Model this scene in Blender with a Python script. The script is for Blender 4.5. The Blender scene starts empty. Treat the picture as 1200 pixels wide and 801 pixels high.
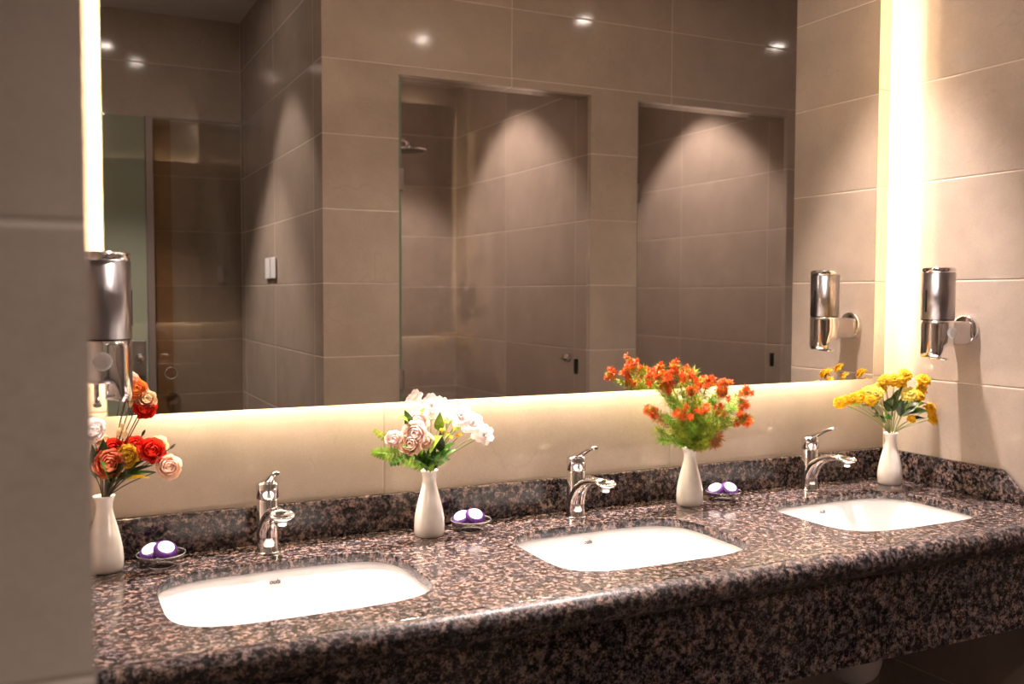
import bpy, bmesh, math, random
from mathutils import Vector, Matrix
R = math.radians
scene = bpy.context.scene
col = scene.collection
random.seed(7)

# ------------------------------------------------------------------ camera, world, exposure
# world frame: X along the mirror wall, Y towards it, Z up; the lens is the origin, the floor lies at FLOOR
F_PX, YAW, PITCH, ROLL = 1113.4, 0.4545, -0.0497, 0.00265
fw = Vector((math.sin(YAW) * math.cos(PITCH), math.cos(YAW) * math.cos(PITCH), math.sin(PITCH)))
r0 = Vector((math.cos(YAW), -math.sin(YAW), 0)); u0 = r0.cross(fw)
cr = math.cos(ROLL) * r0 + math.sin(ROLL) * u0
cu = -math.sin(ROLL) * r0 + math.cos(ROLL) * u0
cam_d = bpy.data.cameras.new('camera'); cam = bpy.data.objects.new('camera', cam_d); col.objects.link(cam)
cam.matrix_world = Matrix((( cr.x, cu.x, -fw.x, 0), (cr.y, cu.y, -fw.y, 0), (cr.z, cu.z, -fw.z, 0), (0, 0, 0, 1)))
cam_d.sensor_width = 36; cam_d.lens = F_PX / 1200 * 36; cam_d.clip_start = .02
cam_d.dof.use_dof = True; cam_d.dof.focus_distance = 2.35; cam_d.dof.aperture_fstop = 4.0
scene.camera = cam
w = bpy.data.worlds.new('world'); scene.world = w; w.use_nodes = True
w.node_tree.nodes['Background'].inputs[0].default_value = (.012, .010, .009, 1)
vs = scene.view_settings
vs.view_transform = 'Standard'; vs.look = 'None'; vs.gamma = 1; vs.use_curve_mapping = False
vs.exposure = 1.05
scene.cycles.sample_clamp_indirect = 8
LED_COL = (1.0, .82, .55); LED_W = 23.0                # mirror back-light
SPOT_COL = (1.0, .87, .81)
SINK_W, AISLE_W, SHOWER_W, CORR_W = 240.0, 36.0, 88.0, 34.0
LENS_E = 60.0

ZC = -.5733                    # counter top
FLOOR, CEIL = -1.423, 1.515
XL, XR, YW, YM = -.035, 2.404, 2.204, 2.1245   # left wall, right wall, mirror wall, mirror face
YP = .468                      # face of the shower wall opposite the mirror

def at(x, y, Y):               # the point of the plane at depth Y seen at a pixel of the photograph
    v = fw + (x - 600) / F_PX * cr - (y - 400.5) / F_PX * cu
    return v * (Y / v.y)

# ------------------------------------------------------------------ materials
def new_mat(name):
    m = bpy.data.materials.new(name); m.use_nodes = True
    nt = m.node_tree; b = nt.nodes['Principled BSDF']
    return m, nt, b
def simple(name, c, rough=.5, metal=0, coat=0, noise=0, nscale=60, sss=0, spec=.5):
    m, nt, b = new_mat(name)
    b.inputs['Roughness'].default_value = rough; b.inputs['Metallic'].default_value = metal
    b.inputs['Coat Weight'].default_value = coat; b.inputs['Specular IOR Level'].default_value = spec
    if sss:
        b.inputs['Subsurface Weight'].default_value = sss
        b.inputs['Subsurface Radius'].default_value = (.010, .007, .005)
    if noise:
        tc = nt.nodes.new('ShaderNodeTexCoord'); n = nt.nodes.new('ShaderNodeTexNoise'); n.inputs['Scale'].default_value = nscale
        r = nt.nodes.new('ShaderNodeValToRGB')
        r.color_ramp.elements[0].position = .3; r.color_ramp.elements[1].position = .7
        r.color_ramp.elements[0].color = (*[max(0, v * (1 - noise)) for v in c], 1)
        r.color_ramp.elements[1].color = (*[min(1, v * (1 + noise)) for v in c], 1)
        nt.links.new(tc.outputs['Object'], n.inputs['Vector']); nt.links.new(n.outputs['Fac'], r.inputs[0])
        nt.links.new(r.outputs[0], b.inputs['Base Color'])
    else:
        b.inputs['Base Color'].default_value = (*c, 1)
    return m

def petal_mat(name, c, noise):
    m = simple(name, c, .55, noise=noise, nscale=140, spec=.25); nt = m.node_tree; b = nt.nodes['Principled BSDF']
    tl = nt.nodes.new('ShaderNodeBsdfTranslucent'); mx = nt.nodes.new('ShaderNodeMixShader'); mx.inputs[0].default_value = .42
    nt.links.new(b.inputs['Base Color'].links[0].from_socket, tl.inputs[0])
    nt.links.new(b.outputs[0], mx.inputs[1]); nt.links.new(tl.outputs[0], mx.inputs[2]); nt.links.new(mx.outputs[0], nt.nodes['Material Output'].inputs[0])
    return m
def brushed_mat(name, c, rough):
    m, nt, b = new_mat(name); b.inputs['Base Color'].default_value = (*c, 1); b.inputs['Metallic'].default_value = 1
    b.inputs['Roughness'].default_value = rough; b.inputs['Anisotropic'].default_value = .92
    t = nt.nodes.new('ShaderNodeTangent'); t.direction_type = 'RADIAL'; t.axis = 'Z'; b.inputs['Anisotropic Rotation'].default_value = .25; nt.links.new(t.outputs[0], b.inputs['Tangent'])
    return m

def mth(nt, op, a, b_=None, c=None):
    n = nt.nodes.new('ShaderNodeMath'); n.operation = op
    for i, v in enumerate((a, b_, c)):
        if v is None: continue
        if isinstance(v, (int, float)): n.inputs[i].default_value = v
        else: nt.links.new(v, n.inputs[i])
    return n.outputs[0]

def tile_mat(name, base, grout, xphase=.999, xw=.845, yphase=.329, yw=.76, zphase=.045, zh=.3, rough=.10):
    m, nt, b = new_mat(name)
    g = nt.nodes.new('ShaderNodeNewGeometry'); sp = nt.nodes.new('ShaderNodeSeparateXYZ'); sn = nt.nodes.new('ShaderNodeSeparateXYZ')
    nt.links.new(g.outputs['Position'], sp.inputs[0]); nt.links.new(g.outputs['True Normal'], sn.inputs[0])
    isx = mth(nt, 'GREATER_THAN', mth(nt, 'ABSOLUTE', sn.outputs[0]), .5)
    u1 = mth(nt, 'DIVIDE', mth(nt, 'SUBTRACT', sp.outputs[0], xphase), xw)
    u2 = mth(nt, 'DIVIDE', mth(nt, 'SUBTRACT', sp.outputs[1], yphase), yw)
    mixu = nt.nodes.new('ShaderNodeMix'); nt.links.new(isx, mixu.inputs[0]); nt.links.new(u1, mixu.inputs[2]); nt.links.new(u2, mixu.inputs[3])
    u = mixu.outputs[0]
    v = mth(nt, 'DIVIDE', mth(nt, 'SUBTRACT', sp.outputs[2], zphase), zh)
    def dist(t, size):        # metres to the nearest joint
        f = mth(nt, 'FRACT', t)
        return mth(nt, 'MULTIPLY', mth(nt, 'MINIMUM', f, mth(nt, 'SUBTRACT', 1.0, f)), size)
    d = mth(nt, 'MINIMUM', dist(u, .8), dist(v, zh))
    gro = mth(nt, 'LESS_THAN', d, .0016)
    # tile tone, cloud and veins
    tid = nt.nodes.new('ShaderNodeTexWhiteNoise'); cmb = nt.nodes.new('ShaderNodeCombineXYZ')
    nt.links.new(mth(nt, 'FLOOR', u), cmb.inputs[0]); nt.links.new(mth(nt, 'FLOOR', v), cmb.inputs[1]); nt.links.new(isx, cmb.inputs[2])
    nt.links.new(cmb.outputs[0], tid.inputs['Vector'])
    off = nt.nodes.new('ShaderNodeVectorMath'); off.operation = 'MULTIPLY_ADD'
    nt.links.new(tid.outputs['Color'], off.inputs[0]); off.inputs[1].default_value = (7, 7, 7); nt.links.new(g.outputs['Position'], off.inputs[2])
    n1 = nt.nodes.new('ShaderNodeTexNoise'); n1.inputs['Scale'].default_value = 5; n1.inputs['Detail'].default_value = 7; n1.inputs['Roughness'].default_value = .65
    n2 = nt.nodes.new('ShaderNodeTexNoise'); n2.inputs['Scale'].default_value = 1.7; n2.inputs['Detail'].default_value = 5; n2.inputs['Distortion'].default_value = .6
    n3 = nt.nodes.new('ShaderNodeTexNoise'); n3.inputs['Scale'].default_value = 230; n3.inputs['Detail'].default_value = 2
    for n in (n1, n2, n3): nt.links.new(off.outputs[0], n.inputs['Vector'])
    vein = mth(nt, 'SUBTRACT', 1.0, mth(nt, 'MINIMUM', mth(nt, 'DIVIDE', mth(nt, 'ABSOLUTE', mth(nt, 'SUBTRACT', n2.outputs['Fac'], .5)), .006), 1.0))
    vein = mth(nt, 'MULTIPLY', vein, mth(nt, 'GREATER_THAN', n1.outputs['Fac'], .52))
    tone = mth(nt, 'ADD', mth(nt, 'MULTIPLY', mth(nt, 'SUBTRACT', n1.outputs['Fac'], .5), .55), 1.0)
    tone = mth(nt, 'ADD', tone, mth(nt, 'MULTIPLY', mth(nt, 'SUBTRACT', n3.outputs['Fac'], .5), .22))
    tone = mth(nt, 'ADD', tone, mth(nt, 'MULTIPLY', mth(nt, 'SUBTRACT', tid.outputs['Value'], .5), .08))
    tone = mth(nt, 'SUBTRACT', tone, mth(nt, 'MULTIPLY', vein, .08))
    sc_ = nt.nodes.new('ShaderNodeVectorMath'); sc_.operation = 'SCALE'; sc_.inputs[0].default_value = base; nt.links.new(tone, sc_.inputs['Scale'])
    mx = nt.nodes.new('ShaderNodeMix'); mx.data_type = 'RGBA'
    nt.links.new(gro, mx.inputs[0]); nt.links.new(sc_.outputs[0], mx.inputs[6]); mx.inputs[7].default_value = (*grout, 1)
    nt.links.new(mx.outputs[2], b.inputs['Base Color'])
    nt.links.new(mth(nt, 'ADD', mth(nt, 'MULTIPLY', gro, .4), rough), b.inputs['Roughness'])
    bp = nt.nodes.new('ShaderNodeBump'); bp.inputs['Strength'].default_value = .6; bp.inputs['Distance'].default_value = .002
    h = mth(nt, 'ADD', mth(nt, 'MINIMUM', mth(nt, 'DIVIDE', d, .004), 1.0), mth(nt, 'MULTIPLY', n1.outputs['Fac'], .06))
    nt.links.new(h, bp.inputs['Height']); nt.links.new(bp.outputs[0], b.inputs['Normal'])
    return m

def granite_mat(name='polished_granite', rough=.16):
    m, nt, b = new_mat(name)
    g = nt.nodes.new('ShaderNodeNewGeometry')
    def noise(scale, detail, dist=0, rough=.6):
        n = nt.nodes.new('ShaderNodeTexNoise'); n.inputs['Scale'].default_value = scale; n.inputs['Detail'].default_value = detail
        n.inputs['Distortion'].default_value = dist; n.inputs['Roughness'].default_value = rough
        nt.links.new(g.outputs['Position'], n.inputs['Vector']); return n
    a, c, e = noise(80, 6, 0, .74), noise(210, 4, 0), noise(26, 3, .3)
    r = nt.nodes.new('ShaderNodeValToRGB'); cr_ = r.color_ramp
    pts = [(.38, (.004, .0035, .004)), (.460, (.012, .010, .010)), (.494, (.060, .045, .042)), (.532, (.150, .112, .101)), (.588, (.27, .215, .20)), (.69, (.26, .238, .24))]
    cr_.elements[0].position, cr_.elements[0].color = pts[0][0], (*pts[0][1], 1)
    cr_.elements[1].position, cr_.elements[1].color = pts[-1][0], (*pts[-1][1], 1)
    for p_, c_ in pts[1:-1]:
        el = cr_.elements.new(p_); el.color = (*c_, 1)
    nt.links.new(mth(nt, 'ADD', mth(nt, 'MULTIPLY', a.outputs['Fac'], .72), mth(nt, 'MULTIPLY', c.outputs['Fac'], .28)), r.inputs[0])
    mx = nt.nodes.new('ShaderNodeMix'); mx.data_type = 'RGBA'; mx.blend_type = 'MULTIPLY'
    t = nt.nodes.new('ShaderNodeValToRGB'); t.color_ramp.elements[0].position = .38; t.color_ramp.elements[1].position = .62
    t.color_ramp.elements[0].color = (.55, .58, .66, 1); t.color_ramp.elements[1].color = (1.15, .99, .90, 1)
    nt.links.new(e.outputs['Fac'], t.inputs[0]); mx.inputs[0].default_value = 1
    nt.links.new(r.outputs[0], mx.inputs[6]); nt.links.new(t.outputs[0], mx.inputs[7])
    nt.links.new(mx.outputs[2], b.inputs['Base Color'])
    b.inputs['Roughness'].default_value = rough; b.inputs['Specular IOR Level'].default_value = .42
    return m

def glass_mat(name, tint, gloss=1.0, rough=0.0, body=None, amount=0):
    m = bpy.data.materials.new(name); m.use_nodes = True; nt = m.node_tree; nt.nodes.clear()
    out = nt.nodes.new('ShaderNodeOutputMaterial'); tr = nt.nodes.new('ShaderNodeBsdfTransparent'); gl = nt.nodes.new('ShaderNodeBsdfGlossy')
    tr.inputs[0].default_value = (*tint, 1); gl.inputs['Roughness'].default_value = rough
    lw = nt.nodes.new('ShaderNodeLayerWeight'); lw.inputs[0].default_value = .5
    fr = mth(nt, 'ADD', .04, mth(nt, 'MULTIPLY', .96, mth(nt, 'POWER', lw.outputs['Facing'], 5.0)))
    mx = nt.nodes.new('ShaderNodeMixShader'); nt.links.new(mth(nt, 'MULTIPLY', fr, gloss), mx.inputs[0])
    base = tr.outputs[0]
    if body:
        df = nt.nodes.new('ShaderNodeBsdfDiffuse'); df.inputs[0].default_value = (*body, 1)
        m2 = nt.nodes.new('ShaderNodeMixShader'); m2.inputs[0].default_value = amount
        nt.links.new(base, m2.inputs[1]); nt.links.new(df.outputs[0], m2.inputs[2]); base = m2.outputs[0]
    nt.links.new(base, mx.inputs[1]); nt.links.new(gl.outputs[0], mx.inputs[2]); nt.links.new(mx.outputs[0], out.inputs[0])
    return m
def emit(name, c, s):
    m = bpy.data.materials.new(name); m.use_nodes = True; nt = m.node_tree; nt.nodes.clear()
    out = nt.nodes.new('ShaderNodeOutputMaterial'); e = nt.nodes.new('ShaderNodeEmission')
    e.inputs[0].default_value = (*c, 1); e.inputs[1].default_value = s; nt.links.new(e.outputs[0], out.inputs[0])
    return m

TILE = (.40, .325, .272); GROUT = (.62, .52, .44)
M = dict(
    tile=tile_mat('taupe_wall_tile', TILE, GROUT),
    tile_back=tile_mat('taupe_wall_tile_behind_mirror', TILE, (.30, .23, .19), xphase=.73),
    tile_right=tile_mat('taupe_wall_tile_right', TILE, GROUT, yphase=2.2, yw=1.2),
    granite=granite_mat(), granite_edge=granite_mat('honed_granite_edge', .42),
    ceiling=simple('white_ceiling_paint', (.62, .58, .54), .8, noise=.03, nscale=8),
    floor=tile_mat('floor_tile', (.035, .028, .024), (.02, .017, .015), rough=.35),
    ceramic=simple('white_sanitary_ceramic', (.78, .755, .74), .12, coat=.4),
    vase=simple('glazed_white_porcelain', (.74, .68, .63), .22, coat=.5, noise=.05, nscale=40),
    chrome=simple('chrome', (.82, .80, .80), .06, 1),
    chrome_arm=simple('satin_chrome', (.55, .50, .49), .18, 1),
    brushed=brushed_mat('brushed_steel_tank', (.40, .37, .375), .34),
    steel=simple('brushed_steel', (.34, .315, .32), .36, 1, noise=.05, nscale=90),
    dark=simple('black_plastic', (.012, .010, .010), .3),
    white=simple('white_plastic', (.75, .73, .74), .35),
    ink=simple('grey_ink', (.06, .045, .045), .6),
    mirror=simple('mirror_silver', (.83, .80, .74), .0, 1),
    edge=simple('mirror_glass_edge', (.55, .58, .22), .2),
    led=emit('warm_led', LED_COL, LED_W),
    led_side=emit('warm_led_upright', LED_COL, LED_W * 1.9),
    lens=emit('downlight_lens', SPOT_COL, LENS_E),
    clear=glass_mat('clear_shower_glass', (.84, .82, .79), 1.0),
    bronze=glass_mat('tinted_glass', (.78, .70, .60), 1.0),
    frosted=glass_mat('green_frosted_glass', (.5, .55, .48), 1.0, body=(.27, .29, .22), amount=.93),
    gedge=simple('green_glass_edge', (.16, .22, .16), .25),
    dish=glass_mat('clear_glass_dish', (.97, .96, .96), 1.0),
    purple=simple('purple_pleated_wrapper', (.060, .006, .125), .28, noise=.5, nscale=160),
    label=simple('white_paper_label', (.88, .84, .86), .5),
    post=simple('grey_metal_post', (.26, .22, .21), .35, .6),
    pvc=simple('white_pvc', (.62, .55, .52), .4),
    stem=simple('brown_green_stem', (.055, .04, .015), .55),
    gstem=simple('green_stem', (.16, .20, .035), .5),
    leaf_d=simple('dark_green_leaf', (.035, .06, .012), .45, noise=.4),
    leaf_m=simple('green_leaf', (.075, .20, .018), .45, noise=.4),
    leaf_l=simple('light_green_leaf', (.24, .42, .03), .45, noise=.35),
    lime=simple('lime_needles', (.33, .40, .02), .5, noise=.4),
    needle_o=simple('orange_needles', (.80, .13, .015), .5, noise=.3),
    needle_r=simple('russet_needles', (.42, .13, .02), .5, noise=.35),
    p_red=petal_mat('red_petal', (.72, .035, .015), .25),
    p_orange=petal_mat('orange_petal', (.85, .26, .06), .3),
    p_coral=petal_mat('coral_petal', (.85, .25, .13), .35),
    p_yellow=petal_mat('yellow_petal', (.95, .62, .08), .25),
    p_gold=petal_mat('golden_petal', (.95, .52, .02), .25),
    p_lemon=petal_mat('lemon_petal', (.95, .74, .16), .2),
    p_peach=petal_mat('peach_petal', (.95, .66, .52), .2),
    p_pink=petal_mat('pink_petal', (.95, .72, .66), .2),
    p_white=petal_mat('blush_white_petal', (.95, .86, .83), .1),
    p_cream=petal_mat('cream_petal', (.84, .68, .42), .2),
)

# ------------------------------------------------------------------ mesh helpers
class MB:
    def __init__(s): s.bm = bmesh.new()
    def face(s, vs_, smooth=False):
        try:
            f = s.bm.faces.new(vs_); f.smooth = smooth; return f
        except ValueError: return None
    def box(s, x0, x1, y0, y1, z0, z1, bevel=0):
        t = bmesh.new(); bmesh.ops.create_cube(t, size=1)
        for v in t.verts: v.co = Vector(((x0 + x1) / 2 + v.co.x * (x1 - x0), (y0 + y1) / 2 + v.co.y * (y1 - y0), (z0 + z1) / 2 + v.co.z * (z1 - z0)))
        if bevel: bmesh.ops.bevel(t, geom=t.edges[:], offset=bevel, segments=3, affect='EDGES', profile=.5)
        return s.merge(t)
    def merge(s, t, mat=None):
        mp = {}
        for v in t.verts: mp[v] = s.bm.verts.new(mat @ v.co if mat else v.co)
        for f in t.faces:
            n = s.face([mp[v] for v in f.verts], f.smooth)
        t.free(); return s
    def lathe(s, prof, n=40, mat=None, cap0=True, cap1=True):     # prof: (radius, z)
        rings = []
        for r_, z in prof:
            ring = [Vector((r_ * math.cos(2 * math.pi * k / n), r_ * math.sin(2 * math.pi * k / n), z)) for k in range(n)]
            rings.append([s.bm.verts.new(mat @ q if mat else q) for q in ring])
        for a, b_ in zip(rings, rings[1:]):
            for k in range(n): s.face([a[k], a[(k + 1) % n], b_[(k + 1) % n], b_[k]], True)
        if cap0: s.face(list(reversed(rings[0])))
        if cap1: s.face(rings[-1])
        return s
    def tube(s, pts, rad, n=8, sx=1.0, up=Vector((1, 0, 0)), caps=True):   # rad: number or list; sx flattens
        pts = [Vector(q) for q in pts]; rings = []
        for i, q in enumerate(pts):
            t = (pts[min(i + 1, len(pts) - 1)] - pts[max(i - 1, 0)]).normalized()
            a = up - t * up.dot(t)
            if a.length < 1e-4: a = Vector((0, 1, 0)) - t * t.y
            a.normalize(); b_ = t.cross(a)
            r_ = rad[i] if isinstance(rad, (list, tuple)) else rad
            ra, rb = (r_ if isinstance(r_, tuple) else (r_, r_ * sx))
            rings.append([s.bm.verts.new(q + a * ra * math.cos(2 * math.pi * k / n) + b_ * rb * math.sin(2 * math.pi * k / n)) for k in range(n)])
        for a, b_ in zip(rings, rings[1:]):
            for k in range(n): s.face([a[k], a[(k + 1) % n], b_[(k + 1) % n], b_[k]], True)
        if caps: s.face(list(reversed(rings[0]))); s.face(rings[-1])
        return s
    def grid(s, rows):
        vv = [[s.bm.verts.new(q) for q in r_] for r_ in rows]
        for a, b_ in zip(vv, vv[1:]):
            for k in range(len(a) - 1): s.face([a[k], a[k + 1], b_[k + 1], b_[k]], True)
        return s
    def build(s, name, mat, parent=None, weld=False):
        if weld: bmesh.ops.remove_doubles(s.bm, verts=s.bm.verts[:], dist=1e-5)
        bmesh.ops.recalc_face_normals(s.bm, faces=s.bm.faces[:])
        me = bpy.data.meshes.new(name); s.bm.to_mesh(me); s.bm.free()
        me.materials.append(mat if not isinstance(mat, str) else M[mat])
        o = bpy.data.objects.new(name, me); col.objects.link(o)
        if parent: o.parent = parent
        return o
def tag(o, label=None, cat=None, group=None, kind=None):
    for k, v in (('label', label), ('category', cat), ('group', group), ('kind', kind)):
        if v: o[k] = v
    return o
def thing(name, loc, label, cat, group=None, rz=0):
    o = bpy.data.objects.new(name, None); o.empty_display_size = .05; col.objects.link(o)
    o.location = loc; o.rotation_euler.z = rz
    return tag(o, label, cat, group)
def copy_tree(o, parent=None):
    kids = list(o.children); c = o.copy(); col.objects.link(c)
    if parent: c.parent = parent
    for ch in kids: copy_tree(ch, c)
    return c
def struct(name, mat, *boxes, label=None, cat=None):
    b = MB()
    for q in boxes: b.box(*q)
    return tag(b.build(name, mat), label, cat, None, 'structure')
def basis(d, up=Vector((0, 0, 1))):        # rotation taking +Z to d
    d = Vector(d).normalized(); a = up.cross(d)
    if a.length < 1e-3: a = Vector((1, 0, 0))
    a.normalize(); b_ = d.cross(a)
    return Matrix(((a.x, b_.x, d.x), (a.y, b_.y, d.y), (a.z, b_.z, d.z)))

# ------------------------------------------------------------------ the room
struct('floor', 'floor', (-1.1, 4.7, -1.4, 2.3, FLOOR - .1, FLOOR))
struct('ceiling', 'ceiling', (-1.1, 4.7, -1.4, 2.3, CEIL, CEIL + .1))
struct('wall_back', 'tile_back', (XL - .1, XR + .1, YW, YW + .1, FLOOR, CEIL))
struct('wall_right', 'tile_right', (XR, 4.7, 1.622, YW, FLOOR, CEIL))
struct('wall_left', 'tile', (-.30, XL, .78, YW, FLOOR, CEIL))
struct('wall_entrance', 'tile', (-1.1, .024, .68, .78, FLOOR, CEIL))
struct('wall_corridor', 'tile', (-1.2, -1.1, -1.4, .78, FLOOR, CEIL))
struct('wall_far', 'tile', (-1.2, 1.0, -1.4, -1.29, FLOOR, CEIL))
struct('wall_pier_left', 'tile', (1.0, 1.322, -1.4, YP, FLOOR, CEIL))
struct('wall_pier_middle', 'tile', (2.247, 2.50, -1.4, YP, FLOOR, CEIL))
struct('wall_pier_right', 'tile', (3.41, 4.7, -1.4, YP, FLOOR, CEIL))
struct('wall_shower', 'tile', (1.322, 2.247, -1.4, -1.13, FLOOR, CEIL), (2.50, 3.41, -1.4, -1.13, FLOOR, CEIL))
struct('wall_lintel', 'tile', (1.322, 2.247, YP - .12, YP, .909, CEIL), (2.50, 3.41, YP - .12, YP, .909, CEIL))
struct('wall_end', 'tile', (4.7, 4.8, -1.4, 2.3, FLOOR, CEIL))

# ------------------------------------------------------------------ granite counter
X_FRONT_L, X_FRONT_R = XL, XR
Y_GROOVE, Y_EDGE, SLAB = 1.566, 1.536, .022
SINKS = [(.430, 1.852), (1.207, 1.846), (1.985, 1.846)]
def superellipse(cx, cy, a, b_, n=64, p_=4.2):
    out = []
    for k in range(n):
        t = 2 * math.pi * k / n; c, s_ = math.cos(t), math.sin(t)
        out.append(Vector((cx + a * math.copysign(abs(c) ** (2 / p_), c), cy + b_ * math.copysign(abs(s_) ** (2 / p_), s_), 0)))
    return out
counter = thing('granite_counter', (0, 0, FLOOR), 'long polished brown granite vanity counter with three basin cutouts below the mirror', 'counter')
def plate_with_holes(name, outer, holes, thick, mat, parent, bev=.002):
    cu_ = bpy.data.curves.new('tmp', 'CURVE'); cu_.dimensions = '2D'; cu_.fill_mode = 'BOTH'
    cu_.extrude = thick / 2 - bev; cu_.bevel_depth = bev; cu_.bevel_resolution = 2; cu_.offset = -bev
    for ring in [outer] + holes:
        sp = cu_.splines.new('POLY'); sp.points.add(len(ring) - 1); sp.use_cyclic_u = True
        for i, q in enumerate(ring): sp.points[i].co = (q[0], q[1], 0, 1)
    tmp = bpy.data.objects.new('tmp', cu_); col.objects.link(tmp)
    dg = bpy.context.evaluated_depsgraph_get()
    me = bpy.data.meshes.new_from_object(tmp.evaluated_get(dg)); bpy.data.objects.remove(tmp); bpy.data.curves.remove(cu_)
    me.materials.clear(); me.materials.append(M[mat]); me.name = name
    o = bpy.data.objects.new(name, me); col.objects.link(o); o.parent = parent
    return o
holes = [superellipse(cx, cy, .252, .187) for cx, cy in SINKS]
slab = plate_with_holes('slab', [(XL + .001, Y_GROOVE), (XR - .001, Y_GROOVE), (XR - .001, YW - .002), (XL + .001, YW - .002)], holes, SLAB, 'granite', counter)
slab.location = (0, 0, ZC - SLAB / 2 - FLOOR)
# rounded front edge strip (full bullnose), then the apron under it
b = MB(); n = 14; prof = []
rr = .030
prof = [(Y_GROOVE - .0012, ZC - .0015), (Y_GROOVE - .003, ZC)]
for k in range(n + 1):
    t = math.pi / 2 + math.pi * k / n
    prof.append((Y_GROOVE - .012 + rr * math.cos(t) * .85, ZC - rr + rr * math.sin(t)))
prof.append((Y_GROOVE - .0012, ZC - 2 * rr))
xs = [XL, XR]
vv = [[b.bm.verts.new((x, y, z - FLOOR)) for (y, z) in prof] for x in xs]
for k in range(len(prof)): b.face([vv[0][k], vv[0][(k + 1) % len(prof)], vv[1][(k + 1) % len(prof)], vv[1][k]], True)
b.face(vv[0]); b.face(list(reversed(vv[1])))
b.build('front_edge', 'granite_edge', counter)
b = MB(); b.box(XL, XR, 1.556, 1.576, -.838 - FLOOR, ZC - 2 * rr - .0005 - FLOOR, .0015); b.build('apron', 'granite', counter)

bs = MB(); bs.box(XL, XR, 2.183, YW, ZC, ZC + .0885, .003)
tag(bs.build('backsplash', 'granite'), 'long dark granite upstand strip along the tiled wall below the mirror', 'backsplash')
bs = MB(); prof = [(2.182, ZC), (2.182, ZC + .0885), (1.768, ZC + .0885), (1.700, ZC + .030), (1.700, ZC)]
t = bmesh.new(); va = [t.verts.new((XR, y, z)) for y, z in prof]; vb = [t.verts.new((XR - .020, y, z)) for y, z in prof]
t.faces.new(va); t.faces.new(list(reversed(vb)))
for k in range(5): t.faces.new([va[k], vb[k], vb[(k + 1) % 5], va[(k + 1) % 5]])
bmesh.ops.recalc_face_normals(t, faces=t.faces[:]); bmesh.ops.bevel(t, geom=t.edges[:], offset=.003, segments=2, affect='EDGES')
bs.merge(t)
tag(bs.build('backsplash', 'granite'), 'short granite upstand on the right wall with a slanted front end', 'backsplash')

# ------------------------------------------------------------------ basins
def make_sink(cx, cy, label):
    root = thing('undermount_basin', (cx, cy, ZC - SLAB - .17), label, 'basin', 'white basins set in the granite counter')
    b = MB(); rings = []
    # (scale a, scale b, z) inner surface from flange to bottom
    prof = [(.290, .222, 0), (.260, .1950, 0), (.2570, .1915, -.003), (.2555, .1900, -.010), (.2525, .1868, -.018), (.2475, .182, -.040), (.232, .168, -.085),
            (.208, .148, -.118), (.165, .115, -.138), (.10, .07, -.147), (.024, .024, -.151)]
    outer = [(.026, .026, -.168), (.12, .09, -.164), (.185, .135, -.152), (.226, .166, -.128), (.250, .186, -.085), (.262, .197, -.030), (.290, .222, -.014)]
    for a, b2, z in prof + outer:
        p_ = 4.2 if a > .2 else (3.0 if a > .09 else 2.0)
        rings.append([b.bm.verts.new((q.x, q.y, z + .17)) for q in superellipse(0, 0, a, b2, 64, p_)])
    for a, b2 in zip(rings, rings[1:] + rings[:1]):
        for k in range(64): b.face([a[k], a[(k + 1) % 64], b2[(k + 1) % 64], b2[k]], True)
    b.build('bowl', 'ceramic', root)
    d = MB(); d.lathe([(.023, .019), (.0235, .0225), (.019, .0235), (.012, .022), (.003, .0215)], 32); dr = d.build('drain', 'chrome', root)
    # maker's mark on the rear wall of the bowl
    cu_ = bpy.data.curves.new('mark', 'FONT'); cu_.body = 'oula'; cu_.size = .014; cu_.shear = .25; cu_.offset = .0002; cu_.extrude = .0002; cu_.align_x = 'CENTER'
    tmp = bpy.data.objects.new('tmp', cu_); col.objects.link(tmp)
    me = bpy.data.meshes.new_from_object(tmp.evaluated_get(bpy.context.evaluated_depsgraph_get()))
    bpy.data.objects.remove(tmp); bpy.data.curves.remove(cu_)
    me.materials.clear(); me.materials.append(M['ink']); me.name = 'printed_mark'
    o = bpy.data.objects.new('printed_mark', me); col.objects.link(o); o.parent = root
    o.location = (-.002, .1834, .17 - .027); o.rotation_euler = (R(75), 0, 0); o['label'] = 'small grey printed maker mark'
    return root
sink = make_sink(*SINKS[0], 'white basin nearest the left wall, before the tap beside the red flowers')
for (cx, cy), lab in zip(SINKS[1:], ('white basin in the middle, between the pink and the orange flowers', 'white basin at the right, closest to the yellow flowers in the corner')):
    c = copy_tree(sink); c.location.x, c.location.y = cx, cy; c['label'] = lab

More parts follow.
